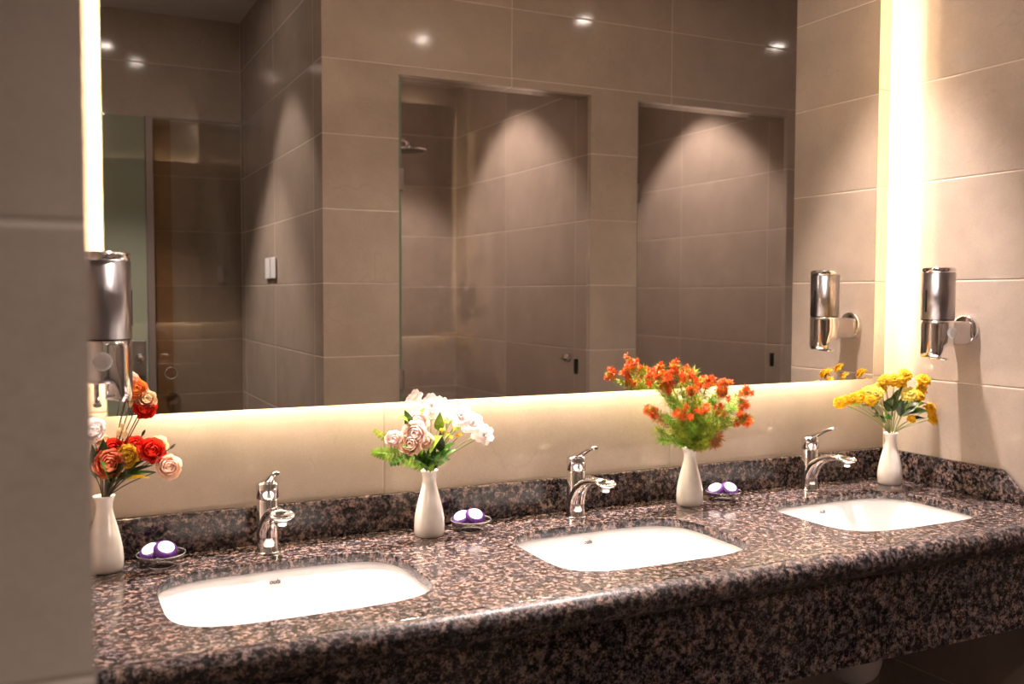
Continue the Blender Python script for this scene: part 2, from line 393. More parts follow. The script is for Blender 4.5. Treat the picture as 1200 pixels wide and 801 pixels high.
# ------------------------------------------------------------------ taps
def make_tap(label):
    root = thing('basin_tap', (0, 0, 0), label, 'tap', 'chrome taps behind the basins')
    b = MB(); b.lathe([(.0255, 0), (.0262, .002), (.0248, .006), (.0238, .02), (.0238, .118), (.0232, .1195)], 40); b.build('body', 'chrome', root)
    b = MB(); b.lathe([(.0235, .1215), (.0247, .1225), (.0247, .152), (.0235, .156), (.018, .1585), (.004, .1595)], 40); b.build('cap', 'chrome', root)
    b = MB(); b.tube([(0, .004, .004), (0, .001, .030), (0, -.008, .055), (0, -.026, .079), (0, -.052, .097), (0, -.084, .108), (0, -.118, .112), (0, -.136, .112)],
                     [(.0225, .0215), (.0232, .0225), (.0228, .021), (.0205, .0175), (.0175, .0135), (.0155, .0105), (.0150, .0085), (.0145, .007)], 24); sp_ = b.build('spout', 'chrome', root)
    m_ = Matrix.Translation((0, -.146, .112)) @ Matrix.Rotation(R(7), 4, 'X')
    b = MB(); b.lathe([(.020, -.006), (.0255, -.002), (.0265, .001), (.0255, .003), (.0235, .0035), (.0225, .002), (.003, .0015)], 36, m_); b.build('spout_disc', 'chrome', sp_)
    b = MB(); b.lathe([(.0105, -.020), (.0122, -.019), (.0122, -.005), (.0105, -.004)], 28, m_); b.build('aerator', 'chrome', sp_)
    b = MB(); b.tube([(0, .008, .156), (0, -.010, .160), (0, -.028, .167), (0, -.050, .178), (0, -.072, .187), (0, -.092, .192), (0, -.100, .192)],
                     [(.014, .004), (.0155, .008), (.0120, .0075), (.0095, .006), (.0088, .005), (.0085, .0042), (.006, .003)], 20); b.build('lever', 'chrome', root)
    b = MB(); b.lathe([(.0245, 0), (.0285, .0005), (.0285, .003), (.0262, .0035)], 36); b.build('base_ring', 'chrome', root)
    return root
tap = make_tap('chrome mixer tap behind the left basin, nearest the entrance wall')
tap.location = (.431, 2.118, ZC)
for x, y, lab in ((1.220, 2.118, 'chrome mixer tap behind the middle basin, left of the orange flowers'), (2.019, 2.122, 'chrome mixer tap behind the right basin, near the yellow flowers')):
    c = copy_tree(tap); c.location = (x, y, ZC); c['label'] = lab

# ------------------------------------------------------------------ mirror with back-light
ZB, ZT, XM0, XM1 = -.2563, 1.16, .1052, 2.272
mir = thing('wall_mirror', ((XM0 + XM1) / 2, YW, ZB), 'wide frameless backlit mirror standing off the tiled wall above the basins', 'mirror')
def mbox(name, mat, x0, x1, y0, y1, z0, z1, bev=0):
    b = MB(); o = mir.location; b.box(x0 - o.x, x1 - o.x, y0 - o.y, y1 - o.y, z0 - o.z, z1 - o.z, bev); return b.build(name, mat, mir)
mbox('mirror_plate', 'mirror', XM0 + .0022, XM1 - .0022, YM, YM + .004, ZB + .0022, ZT - .0022)
for q in ((XM0, XM0 + .002, ZB, ZT), (XM1 - .002, XM1, ZB, ZT)): mbox('glass_edge', 'edge', q[0], q[1], YM, YM + .006, q[2], q[3])
mbox('backing_box', 'white', XM0 + .07, XM1 - .07, YM + .006, YW, ZB + .030, ZT - .07)
LW = .012
mbox('led_strip', 'led', XM0 + .068, XM1 - .068, YM + .050, YM + .066, ZB + .0298 - LW, ZB + .0296)
mbox('led_strip', 'led_side', XM0 + .07 - LW, XM0 + .0698, YM + .018, YM + .036, ZB + .05, ZT - .07)
mbox('led_strip', 'led_side', XM1 - .0698, XM1 - .07 + LW, YM + .018, YM + .036, ZB + .05, ZT - .07)
mbox('led_strip', 'led', XM0 + .068, XM1 - .068, YM + .018, YM + .036, ZT - .0698, ZT - .07 + LW)

# ------------------------------------------------------------------ downlights (fixture, lens and its lamp)
def downlight(x, y, label, power, ang=70, z=CEIL, blend=.5, tint=SPOT_COL):
    t = thing('ceiling_downlight', (x, y, z), label, 'downlight', 'recessed ceiling downlights')
    b = MB(); b.lathe([(.052, 0), (.052, -.004), (.047, -.006), (.038, -.004), (.036, 0)], 32, cap0=False, cap1=False); b.build('trim_ring', 'white', t)
    b = MB(); b.lathe([(.0355, -.0015), (.030, -.002), (.002, -.0022)], 32); b.build('lens', 'lens', t)
    ld = bpy.data.lights.new('lamp', 'SPOT'); ld.energy = power; ld.color = tint; ld.spot_size = R(ang); ld.spot_blend = blend; ld.shadow_soft_size = .03
    lo = bpy.data.objects.new('lamp', ld); col.objects.link(lo); lo.parent = t; lo.location = (0, 0, -.012)
    return t
downlight(.43, 2.07, 'downlight in the ceiling above the left basin', SINK_W, 50, blend=.7)
downlight(1.22, 2.07, 'downlight in the ceiling above the middle basin', SINK_W, 50, blend=.7)
downlight(2.03, 2.07, 'downlight in the ceiling above the right basin', SINK_W, 50, blend=.7)
downlight(1.35, 1.28, 'downlight in the ceiling over the aisle before the middle basin', AISLE_W, 88, blend=.75)
downlight(2.69, 1.30, 'downlight in the ceiling over the aisle past the right wall end', AISLE_W, 88, blend=.75)
downlight(4.03, 1.26, 'downlight in the ceiling at the far end of the aisle', AISLE_W, 88, blend=.75)
downlight(.55, -.08, 'downlight in the ceiling close to the corridor tile wall', CORR_W, 76, blend=.35)
downlight(-.45, .0, 'downlight in the ceiling at the corridor side nearest the entrance', CORR_W * .2, 100, blend=1)
downlight(.35, -.45, 'downlight in the ceiling before the green frosted door', CORR_W * 2.6, 74)
downlight(1.74, -.31, 'downlight in the ceiling of the left shower', SHOWER_W, 90, blend=.35, tint=(1.0, .86, .86))
downlight(2.95, -.225, 'downlight in the ceiling of the right shower', SHOWER_W, 90, blend=.35, tint=(1.0, .86, .86))

# ------------------------------------------------------------------ doors reflected in the mirror
def shower_door(name, x0, x1, knob):
    d = bpy.data.objects.new(name, None); col.objects.link(d); d.location = ((x0 + x1) / 2, YP - .028, FLOOR); d['kind'] = 'structure'
    hw = (x1 - x0) / 2
    b = MB(); b.box(-hw + .014, hw, -.005, .005, .012, .905 - FLOOR); b.build('glass_panel', 'clear', d)
    b = MB(); b.box(-hw, -hw + .014, -.006, .006, .012, .905 - FLOOR); e_ = b.build('glass_edge', 'gedge', d); e_['label'] = 'green polished glass edge'
    for zz in (.48, -.36):
        b = MB(); b.box(-hw - .004, -hw + .024, -.012, .012, zz - .045 - FLOOR, zz + .045 - FLOOR, .003); b.build('hinge', 'steel', d)
    if knob:
        mm = Matrix.Translation((2.127 - d.location.x, 0, -.286 - FLOOR)) @ Matrix.Rotation(R(-90), 4, 'X')
        b = MB(); b.lathe([(.014, -.008), (.012, .006), (.010, .016), (.020, .022), (.022, .034), (.019, .040), (.003, .041)], 28, mm); b.build('door_knob', 'chrome', d)
    b = MB(); xs_ = hw - .052; b.box(xs_ - .007, xs_ + .007, -.010, .010, -.365 - FLOOR, -.295 - FLOOR, .002); b.build('latch_plate', 'dark', d)
    return d
shower_door('door_1', 1.326, 2.243, True)
shower_door('door_2', 2.504, 3.406, False)
d3 = bpy.data.objects.new('door_3', None); col.objects.link(d3); d3.location = (.1, -1.235, FLOOR); d3['kind'] = 'structure'
b = MB(); b.box(-.62, .385, -.006, .006, .01, .945 - FLOOR); b.build('frosted_panel', 'frosted', d3)
b = MB(); b.box(.386, .424, -.018, .018, 0, .95 - FLOOR, .003); b.build('metal_post', 'post', d3)
b = MB(); b.box(.425, .515, -.004, .004, .01, .94 - FLOOR); b.build('tinted_panel', 'bronze', d3)
b = MB(); b.box(.516, .885, -.004, .004, .01, .94 - FLOOR); b.build('clear_panel', 'clear', d3)
b = MB(); b.box(.425, .885, -.007, .007, .9405 - FLOOR, .952 - FLOOR, .002); b.build('top_rail', 'post', d3)
mm = Matrix.Translation((.498, .006, -.433 - FLOOR)) @ Matrix.Rotation(R(-90), 4, 'X')
b = MB(); b.lathe([(.034, 0), (.037, .008), (.034, .014), (.028, .012), (.026, 0)], 36, mm, False, False); k_ = b.build('ring_pull', 'chrome', d3)
b = MB(); b.box(.300, .372, .006, .030, -.44 - FLOOR, -.25 - FLOOR, .004); lk = b.build('lock_case', 'steel', d3)
mm = Matrix.Translation((.338, .030, -.345 - FLOOR)) @ Matrix.Rotation(R(-90), 4, 'X')
b = MB(); b.lathe([(.012, 0), (.012, .02), (.024, .026), (.026, .044), (.016, .052), (.003, .053)], 28, mm); b.build('lock_knob', 'chrome', lk)

sw = thing('light_switch', (1.0, -.495, .07), 'white double light switch on the corridor tile wall seen in the mirror', 'switch')
b = MB(); b.box(-.0072, 0, -.104, .104, .008, .107, .002); b.build('plate', 'post', sw)
for y0 in (-.113, .011): b = MB(); b.box(-.012, -.0068, y0, y0 + .102, .006, .109, .003); b.build('rocker', 'white', sw)

sh = thing('rain_shower_head', (1.322, -.52, .775), 'round chrome rain shower head in the left shower, seen in the mirror', 'shower head')
b = MB(); b.lathe([(.030, 0), (.030, .006), (.022, .009), (.012, .010)], 28, Matrix.Rotation(R(90), 4, 'Y')); b.build('wall_flange', 'chrome', sh)
b = MB(); b.tube([(.004, 0, 0), (.20, 0, .012), (.33, 0, .030), (.372, 0, .036), (.392, 0, .024), (.395, 0, .002)], .010, 14, up=Vector((0, 1, 0))); b.build('arm', 'chrome', sh)
mm = Matrix.Translation((.395, 0, -.022))
b = MB(); b.lathe([(.090, 0), (.100, .003), (.100, .010), (.070, .017), (.026, .022), (.018, .032), (.004, .033)], 44, mm); hd = b.build('rose', 'chrome', sh)
b = MB(); b.lathe([(.084, -.003), (.086, .0005)], 44, mm); b.build('nozzle_plate', 'dark', hd)

# ------------------------------------------------------------------ soap dispensers
def dispenser(x_wall, y, zp, s, label):       # s = direction away from the wall along X
    root = thing('soap_dispenser', (x_wall, y, zp), label, 'soap dispenser', 'steel soap dispensers on the side walls')
    D, rad = .121, .0455
    seam, top, step, nose = .029, .180, -.043, -.075
    mm = Matrix.Rotation(R(90 * s), 4, 'Y')
    b = MB(); b.lathe([(.043, 0), (.044, .004), (.0435, .012), (.040, .016), (.034, .018), (.004, .0185)], 44, mm); b.build('wall_plate', 'chrome', root)
    b = MB(); b.lathe([(rad, seam + .0015), (rad, top - .016)], 48, Matrix.Translation((s * D, 0, 0))); b.build('tank', 'brushed', root)
    b = MB(); b.lathe([(rad + .0006, top - .0159), (rad + .0006, top - .006), (rad - .003, top - .001), (rad - .012, top), (.003, top + .0005)], 48, Matrix.Translation((s * D, 0, 0))); b.build('lid', 'chrome', root)
    b = MB(); b.lathe([(rad - .0015, seam - .0012), (rad - .0015, seam + .0014)], 48, Matrix.Translation((s * D, 0, 0))); b.build('seam_ring', 'dark', root)
    # housing below the seam: round column whose underside steps down to a nose at the front
    b = MB(); n = 56; rows = []
    def zbot(x):
        t = (x * s - (D + .011)) / .016; t = min(1, max(0, t)); t = t * t * (3 - 2 * t); return step + (nose - step) * t
    for f in (0, .12, .5, .88, 1.0):
        ring = []
        for k in range(n):
            a = 2 * math.pi * k / n; x, yy = s * D + rad * math.cos(a), rad * math.sin(a)
            sh_ = 1.0 if f < .95 else .93
            x, yy = s * D + (x - s * D) * sh_, yy * sh_
            ring.append(b.bm.verts.new((x, yy, seam - .0014 + (zbot(x) - seam) * f)))
        rows.append(ring)
    for a, c in zip(rows, rows[1:]):
        for k in range(n): b.face([a[k], a[(k + 1) % n], c[(k + 1) % n], c[k]], True)
    b.face(rows[0]); 
    ctr = [b.bm.verts.new((s * D + (v.co.x - s * D) * .02, 0, zbot(v.co.x))) for v in rows[-1]]
    for k in range(n): b.face([rows[-1][k], rows[-1][(k + 1) % n], ctr[(k + 1) % n], ctr[k]], True)
    hs = b.build('housing', 'chrome', root)
    b = MB(); x0, x1 = sorted((s * .017, s * (D - .012))); b.box(x0, x1, -.0365, .0365, step + .002, seam - .004, .012); b.build('wall_arm', 'chrome_arm', root)
    mm = Matrix.Translation((s * (D - .005), -.0425, -.006)) @ Matrix.Rotation(R(90), 4, 'X')
    b = MB(); b.lathe([(.0155, 0), (.0155, .006), (.013, .009), (.004, .010)], 28, mm); o = b.build('lock_button', 'white', root); o['label'] = 'round white button'
    # level window at the front of the tank
    b = MB(); a0 = R(178) if s < 0 else R(2); m_ = Matrix.Translation((s * D, 0, 0)) @ Matrix.Rotation(a0, 4, 'Z')
    t = bmesh.new(); bmesh.ops.create_cube(t, size=1)
    for v in t.verts: v.co = Vector((rad - .001 + v.co.x * .005, v.co.y * .0055, .083 + v.co.z * .064))
    bmesh.ops.bevel(t, geom=t.edges[:], offset=.0015, segments=2, affect='EDGES'); b.merge(t, m_); b.build('level_window', 'dark', root)
    b = MB(); b.tube([(s * .108, 0, step), (s * .108, 0, step - .036)], .0045, 14)
    b.tube([(s * .108, -.028, step - .039), (s * .108, .028, step - .039)], [(.007, .0035)] * 2, 14); b.build('push_lever', 'chrome', root)
    return root
dispenser(XR, 1.905, -.098, -1, 'steel soap dispenser on the right wall above the yellow flowers')
dispenser(XL, 1.78, -.108, 1, 'steel soap dispenser at the left edge, half hidden by the entrance wall')

# ------------------------------------------------------------------ trap under the right basin
tr = thing('sink_trap', (1.98, 1.90, ZC - SLAB - .168), 'white drain trap with a rounded bottom hanging under the right basin', 'drain trap')
b = MB(); b.lathe([(.012, -.30), (.036, -.296), (.053, -.285), (.066, -.266), (.074, -.240), (.077, -.205), (.077, -.06), (.070, -.04), (.030, -.03)], 40); b.build('cup', 'pvc', tr)
b = MB(); b.lathe([(.021, -.04), (.021, .0)], 24); b.build('tailpipe', 'pvc', tr)
b = MB(); b.tube([(0, .06, -.14), (0, .20, -.14), (0, .304, -.14)], .018, 18); b.build('outlet_pipe', 'pvc', tr)

# ------------------------------------------------------------------ vases
VH = .157
def make_vase(label):
    root = thing('bud_vase', (0, 0, 0), label, 'vase', 'white porcelain vases on the counter')
    b = MB(); outer = [(.030, 0), (.034, .002), (.0358, .010), (.0365, .026), (.0352, .045), (.0315, .066), (.0262, .088), (.0208, .108), (.0172, .124), (.0162, .134), (.0172, .143), (.0200, .152), (.0222, VH)]
    inner = [(.0205, VH + .0006), (.0184, .151), (.0152, .141), (.0146, .133), (.016, .120), (.024, .085), (.031, .04), (.028, .008), (.003, .006)]
    b.lathe(outer + inner, 48); b.build('vase_body', 'vase', root)
    return root
VASES = [(.097, 2.116), (.808, 2.100), (1.571, 2.104), (2.300, 2.078)]
VLAB = ['white bud vase holding red and orange flowers beside the entrance wall', 'white bud vase holding the pink peonies and fern',
        'white bud vase holding the spiky orange and lime sprigs', 'white bud vase holding the yellow flowers in the right corner']
vases = []
for i, (x, y) in enumerate(VASES):
    v = make_vase(VLAB[0]) if i == 0 else copy_tree(vases[0])
    v.location = (x, y, ZC); v['label'] = VLAB[i]; vases.append(v)

# ------------------------------------------------------------------ soap dishes and wrapped soaps
def make_dish(label):
    root = thing('soap_dish', (0, 0, 0), label, 'soap dish', 'glass soap dishes on the counter')
    b = MB(); b.lathe([(.026, 0), (.027, .001), (.0265, .004), (.021, .007), (.024, .010), (.036, .014), (.0455, .021), (.049, .0265), (.0500, .0275), (.0478, .0275), (.0445, .0230), (.035, .0165), (.020, .0125), (.002, .012)], 48); b.build('bowl', 'dish', root)
    b = MB(); pts = [(.0489 * math.cos(2 * math.pi * k / 48), .0489 * math.sin(2 * math.pi * k / 48), .0275) for k in range(49)]
    b.tube(pts, .0011, 8, up=Vector((0, 0, 1)), caps=False); b.build('rim', 'rim', root)
    b = MB(); pts = [(.0265 * math.cos(2 * math.pi * k / 40), .0265 * math.sin(2 * math.pi * k / 40), .0014) for k in range(41)]
    b.tube(pts, .0012, 8, up=Vector((0, 0, 1)), caps=False); b.build('foot_ring', 'rim', root)
    return root
M['rim'] = glass_mat('bright_glass_rim', (.80, .78, .77), 2.2, .15, body=(.75, .72, .70), amount=.35)
def make_soap(label, group):
    root = thing('wrapped_soap', (0, 0, 0), label, 'soap', group)
    b = MB(); n = 72
    prof = [(.006, 0), (.019, .0005), (.0232, .003), (.0245, .0075), (.0232, .0120), (.0195, .0148), (.0135, .0158), (.002, .0159)]
    rows = []
    for r_, z in prof:
        ring = []
        for k in range(n):
            a = 2 * math.pi * k / n; ple = 1 + (.022 if k % 2 else -.012) * (1 if r_ > .012 else .3)
            ring.append(b.bm.verts.new((r_ * ple * math.cos(a), r_ * ple * math.sin(a), z + (.0004 if k % 2 else 0))))
        rows.append(ring)
    for a, c in zip(rows, rows[1:]):
        for k in range(n): b.face([a[k], a[(k + 1) % n], c[(k + 1) % n], c[k]])
    b.face(list(reversed(rows[0]))); b.face(rows[-1]); b.build('pleated_wrapper', 'purple', root)
    b = MB(); b.lathe([(.0168, .0148), (.0168, .0166), (.0160, .0170), (.002, .0171)], 40); o = b.build('paper_label', 'label', root); o['label'] = 'round white paper label'
    return root
DISH = [(.205, 2.102), (.916, 2.100), (1.690, 2.108)]
dlab = ['glass soap dish beside the red flower vase at the left', 'glass soap dish right of the pink peony vase', 'glass soap dish right of the orange sprig vase']
slab_ = [('soap at the rear of the left glass dish, partly covered by another', 'soap leaning at the front of the left glass dish'),
         ('soap at the rear of the middle glass dish, mostly covered', 'soap leaning at the front of the middle glass dish'),
         ('soap at the left in the glass dish by the orange sprigs', 'soap at the right in the glass dish by the orange sprigs')]
dish = make_dish(dlab[0]); soap = make_soap('', 'purple wrapped soaps in the glass dishes')
first_soap = True
for i, (x, y) in enumerate(DISH):
    d = dish if i == 0 else copy_tree(dish)
    d.location = (x, y, ZC); d['label'] = dlab[i]
    spec = [((-.016, .012, .0240), (R(24), R(-20), (-.1, -.4)[i])), ((.007, -.004, .0290), (R(32), R(12), (-.1, -.35)[i]))] if i < 2 else [((-.017, .010, .0240), (R(28), R(-16), -.75)), ((.012, -.008, .0270), (R(32), R(14), -.5))]
    for (off, rot), lab in zip(spec, slab_[i]):
        s_ = soap if first_soap else copy_tree(soap)
        first_soap = False
        s_.location = (x + off[0], y + off[1], ZC + off[2]); s_.rotation_euler = rot; s_['label'] = 'purple pleated wrapped ' + lab

# ------------------------------------------------------------------ flowers
def local(root, q): return Vector(q) - root.location
def face_dir(q, mouth, k=.55):
    o = (q - mouth).normalized(); c = (-q).normalized()
    return (o * (1 - k) + c * k).normalized()
def ranunculus(root, q, r_, mats, d, name='flower', shells=4, opening=1.0):
    """rosette: shells of overlapping petals, the outer ones open, the inner ones closing over the heart"""
    Bm = basis(d); b = MB(); rnd = random.Random(int(q.x * 9137 + q.z * 7717) & 0xffff)
    radii = [1.0, .84, .66, .48, .30]; tops = [92, 108, 126, 142, 160]
    if shells < 4: radii, tops = [1.0, .80, .56, .34], [88, 104, 128, 150]
    for s, (rk, tp) in enumerate(zip(radii, tops)):
        rs = r_ * rk; npet = (6, 6, 5, 4, 3)[s]; spin = rnd.uniform(0, 6)
        for k in range(npet):
            a0 = spin + 2 * math.pi * k / npet + rnd.uniform(-.12, .12); wd = 2 * math.pi / npet * .72; top = R(tp + rnd.uniform(-9, 9)) * opening
            tiltr = rnd.uniform(.95, 1.08); rows = []
            for i in range(7):
                f = i / 6; ph = R(178) - top * f; wv = math.sin(math.pi * (.14 + .56 * f)); row = []
                for j in range(7):
                    g = (j - 3) / 3; an = a0 + g * wd * wv
                    cut = f - .20 * f * abs(g) ** 2.5 - (.05 * f if abs(g) < .2 else 0)
                    ph2 = R(178) - top * cut
                    rad = rs * tiltr * (1 + (.20 if s < 2 else .05) * f ** 3 - .10 * g * f + .035 * math.sin(5 * g + k * 2 + s) * f * f)
                    p_ = Vector((rad * math.sin(ph2) * math.cos(an), rad * math.sin(ph2) * math.sin(an), rad * math.cos(ph2) * .82 + r_ * .05 * s))
                    row.append(q - root.location + Bm @ p_)
                rows.append(row)
            b.grid(rows)
    return b.build(name, mats, root)
def open_bloom(root, q, r_, mat, d, name='flower'):
    """loose bloom of broad spread petals round a small cup"""
    Bm = basis(d); b = MB(); rnd = random.Random(int(q.x * 5113 + q.z * 3391) & 0xffff)
    for s, (n, tilt, L) in enumerate(((6, 12, 1.0), (5, 38, .85), (4, 66, .6))):
        sp_ = rnd.uniform(0, 6)
        for k in range(n):
            a = sp_ + 2 * math.pi * k / n + rnd.uniform(-.15, .15); tl = R(tilt + rnd.uniform(-10, 10)); l_ = r_ * L * rnd.uniform(.9, 1.1)
            ax = Vector((math.cos(a), math.sin(a), 0)); sd = Vector((-math.sin(a), math.cos(a), 0)); rows = []
            for i in range(7):
                f = i / 6; w_ = l_ * .46 * math.sin(math.pi * (.10 + .74 * f ** .8)); row = []
                for j in range(5):
                    g = (j - 2) / 2; ff = f * (1 - .10 * g * g) - (.06 * f if j == 2 else 0)
                    c = ax * (l_ * ff * math.cos(tl)) + Vector((0, 0, 1)) * (l_ * ff * math.sin(tl) + .16 * l_ * ff * ff * math.sin(3 * ff + k) + .10 * l_ * g * g)
                    row.append(q - root.location + Bm @ (c + sd * w_ * g))
                rows.append(row)
            b.grid(rows)
    return b.build(name, mat, root)
def mum(root, q, r_, mat, d, layers=4, name='flower', n=16):
    Bm = basis(d); b = MB(); rnd = random.Random(int(q.x * 9999 + q.z * 777))
    for s in range(layers):
        L = r_ * (1 - .20 * s); tilt = R(-14 + 26 * s)
        for k in range(n - 3 * s):
            a = 2 * math.pi * (k + .5 * s) / (n - 3 * s) + rnd.uniform(-.08, .08); tl = tilt + rnd.uniform(-.12, .18); l_ = L * rnd.uniform(.88, 1.08)
            ax = Vector((math.cos(a), math.sin(a), 0)); sd = Vector((-math.sin(a), math.cos(a), 0)); rows = []
            for i in range(4):
                f = (i + .35) / 3.35; wdt = r_ * .20 * (math.sin(math.pi * min(.92, .15 + .75 * f)))
                base_ = ax * (l_ * f * math.cos(tl * (1 + .3 * f))) + Vector((0, 0, 1)) * (l_ * f * math.sin(tl) - .22 * r_ * f * f + .03 * r_ * s)
                rows.append([q - root.location + Bm @ (base_ + sd * wdt * g + Vector((0, 0, 1)) * (.03 * r_ * (g * g))) for g in (-1, 0, 1)])
            b.grid(rows)
    o = b.build(name, mat, root)
    c = MB(); c.lathe([(.28 * r_, -.02 * r_), (.26 * r_, .16 * r_), (.16 * r_, .30 * r_), (.02 * r_, .34 * r_)], 14, Matrix.Translation(q - root.location) @ Bm.to_4x4()); c.build('flower_centre', mat, o)
    return o
def leaf(root, a, b_, wd, mat, name='leaf', up=None, arch=.12, fold=.25):
    a, b_ = Vector(a), Vector(b_); t = b_ - a; L = t.length; t.normalize()
    up = Vector(up) if up else (-(a + b_) / 2).normalized() * .7 + Vector((0, 0, .7))
    sd = t.cross(up).normalized(); nn = sd.cross(t).normalized(); m_ = MB(); rows = []
    for i in range(8):
        f = i / 7; w_ = wd * (math.sin(math.pi * (f ** .8)) * .97 + .03)
        c = a + t * L * f + nn * L * arch * math.sin(math.pi * f)
        rows.append([c - root.location + sd * w_ * g + nn * w_ * fold * abs(g) for g in (-1, -.5, 0, .5, 1)])
    m_.grid(rows); return m_.build(name, mat, root)
def stem(root, mouth, q, mat, r_=.0013, sag=.10, name='stem', depth=.10):
    m_ = Vector(mouth); q = Vector(q); rel = q - m_
    lean = Vector((rel.x, rel.y, 0)); lean = lean.normalized() * min(.011, lean.length * .3) if lean.length > 1e-6 else lean
    p1 = m_ + lean; p0 = p1 - Vector((lean.x * 1.6, lean.y * 1.6, depth)); pts = [p0, (p0 + p1) / 2]
    for i in range(7):
        f = i / 6; c = p1 + (q - p1) * f; out = Vector((rel.x, rel.y, 0)) * (-sag * math.sin(math.pi * f)); pts.append(c + out)
    b = MB(); b.tube([p_ - root.location for p_ in pts], r_, 7); return b.build(name, mat, root)
def mouth_of(i): return Vector((VASES[i][0], VASES[i][1], ZC + VH))
def bouquet(i, label):
    return thing('flower_bouquet', mouth_of(i) - Vector((0, 0, .11)), label, 'flowers', 'artificial bouquets in the vases')

# -- red, orange and yellow ranunculus at the left
B1 = bouquet(0, 'bunch of red, orange and yellow ranunculus with dark stems by the entrance wall'); m1 = mouth_of(0)
for px, py, Y, rp, mat, sh_ in ((128, 543, 2.045, 12, 'p_coral', 4), (131, 527, 2.07, 11, 'p_red', 4), (149, 534, 2.055, 10, 'p_yellow', 4), (157, 523, 2.075, 10, 'p_red', 4),
                                (178, 527, 2.05, 11, 'p_red', 4), (187, 521, 2.07, 8, 'p_cream', 3), (187, 535, 2.06, 7, 'p_orange', 3), (198, 547, 2.04, 11, 'p_peach', 4), (160, 455, 2.035, 9, 'p_orange', 4),
                                (166, 461, 2.045, 8, 'p_peach', 3), (172, 467, 2.03, 8, 'p_cream', 3), (170, 478, 2.03, 9, 'p_red', 4), (155, 442, 2.04, 5, 'p_peach', 3), (109, 503, 2.06, 10, 'p_white', 4), (117, 512, 2.07, 6, 'p_cream', 3)):
    q = at(px, py, Y); fl = ranunculus(B1, q, rp * .00205, mat, face_dir(q, m1, .72), shells=sh_)
    st = stem(B1, m1, q - face_dir(q, m1, .3) * rp * .0012, 'stem', .0012)
for px, py, Y, ex, ey in ((168, 507, 2.06, 162, 518), (202, 523, 2.04, 192, 532)):
    q, e_ = at(px, py, Y), at(ex, ey, Y + .01); Bm = basis(q - e_)
    b = MB(); b.lathe([(.0008, -.008), (.0026, -.004), (.0030, 0), (.0020, .006), (.0004, .009)], 10, Matrix.Translation(q - B1.location) @ Bm.to_4x4()); b.build('bud', 'stem', B1)
    stem(B1, m1, q - (q - e_).normalized() * .006, 'stem', .0010)
for px, py, Y in ((154, 471, 2.05), (160, 474, 2.05), (139, 506, 2.06), (143, 500, 2.07), (146, 508, 2.06)):
    q = at(px, py, Y); Bm = basis((q - m1).normalized())
    b = MB(); b.lathe([(.0010, -.012), (.0038, -.006), (.0046, 0), (.0036, .007), (.0010, .010)], 12, Matrix.Translation(q - B1.location) @ Bm.to_4x4()); b.build('bud', 'p_cream', B1)
    stem(B1, m1, q - (q - m1).normalized() * .010, 'stem', .0009)
for (x0, y0), (x1, y1), Y0, Y1, wd, mat in (((122, 552), (121, 514), 2.075, 2.06, .015, 'leaf_d'), ((128, 566), (149, 542), 2.06, 2.03, .016, 'leaf_d'), ((130, 566), (118, 540), 2.06, 2.03, .014, 'leaf_m'),
                                            ((140, 562), (172, 538), 2.07, 2.05, .007, 'leaf_d'), ((146, 561), (184, 553), 2.07, 2.04, .006, 'leaf_m'), ((144, 560), (180, 545), 2.07, 2.05, .006, 'leaf_d'), ((150, 556), (166, 530), 2.07, 2.06, .006, 'leaf_d'),
                                            ((148, 562), (176, 560), 2.06, 2.03, .005, 'p_gold'), ((112, 560), (108, 520), 2.07, 2.06, .010, 'leaf_d'), ((135, 566), (156, 556), 2.05, 2.02, .013, 'leaf_d')):
    leaf(B1, at(x0, y0, Y0), at(x1, y1, Y1), wd, mat)
for px, py in ((124, 556), (146, 558), (138, 560), (112, 558)): stem(B1, m1, at(px, py, 2.07), 'stem', .0012)

# -- pink peonies with fern
B2 = bouquet(1, 'bunch of blush pink peonies with fern and bright green leaves'); m2 = mouth_of(1)
for px, py, Y, rp, mat, sh_ in ((489, 493, 2.055, 10, 'p_pink', 4), (485, 508, 2.035, 11, 'p_pink', 4), (480, 520, 2.03, 10, 'p_peach', 4), (498, 516, 2.035, 7.5, 'p_peach', 4), (461, 514, 2.05, 7.5, 'p_pink', 4),
                                (540, 487, 2.06, 12, 'p_white', 3), (553, 496, 2.05, 12, 'p_white', 3), (568, 509, 2.04, 9, 'p_white', 3), (560, 507, 2.06, 8, 'p_white', 3), (506, 477, 2.07, 11, 'p_white', 3), (517, 481, 2.08, 9, 'p_white', 3), (530, 480, 2.08, 8, 'p_white', 3)):
    q = at(px, py, Y); (ranunculus if sh_ == 4 else open_bloom)(B2, q, rp * (.0023 if sh_ == 4 else .0029), mat, face_dir(q, m2, .72))
    stem(B2, m2, q - face_dir(q, m2, .3) * rp * .0014, 'gstem', .0011)
for k in range(20):            # yellow filler sprays
    px, py = 531 + random.uniform(-15, 15), 503 + random.uniform(-13, 13); q = at(px, py, 2.05 + random.uniform(-.02, .02))
    mum(B2, q, .0062, 'p_gold' if k % 3 else 'leaf_l', face_dir(q, m2, .4), 2, 'filler_flower', 8)
    if k % 3 == 0: stem(B2, m2, q, 'gstem', .0008)
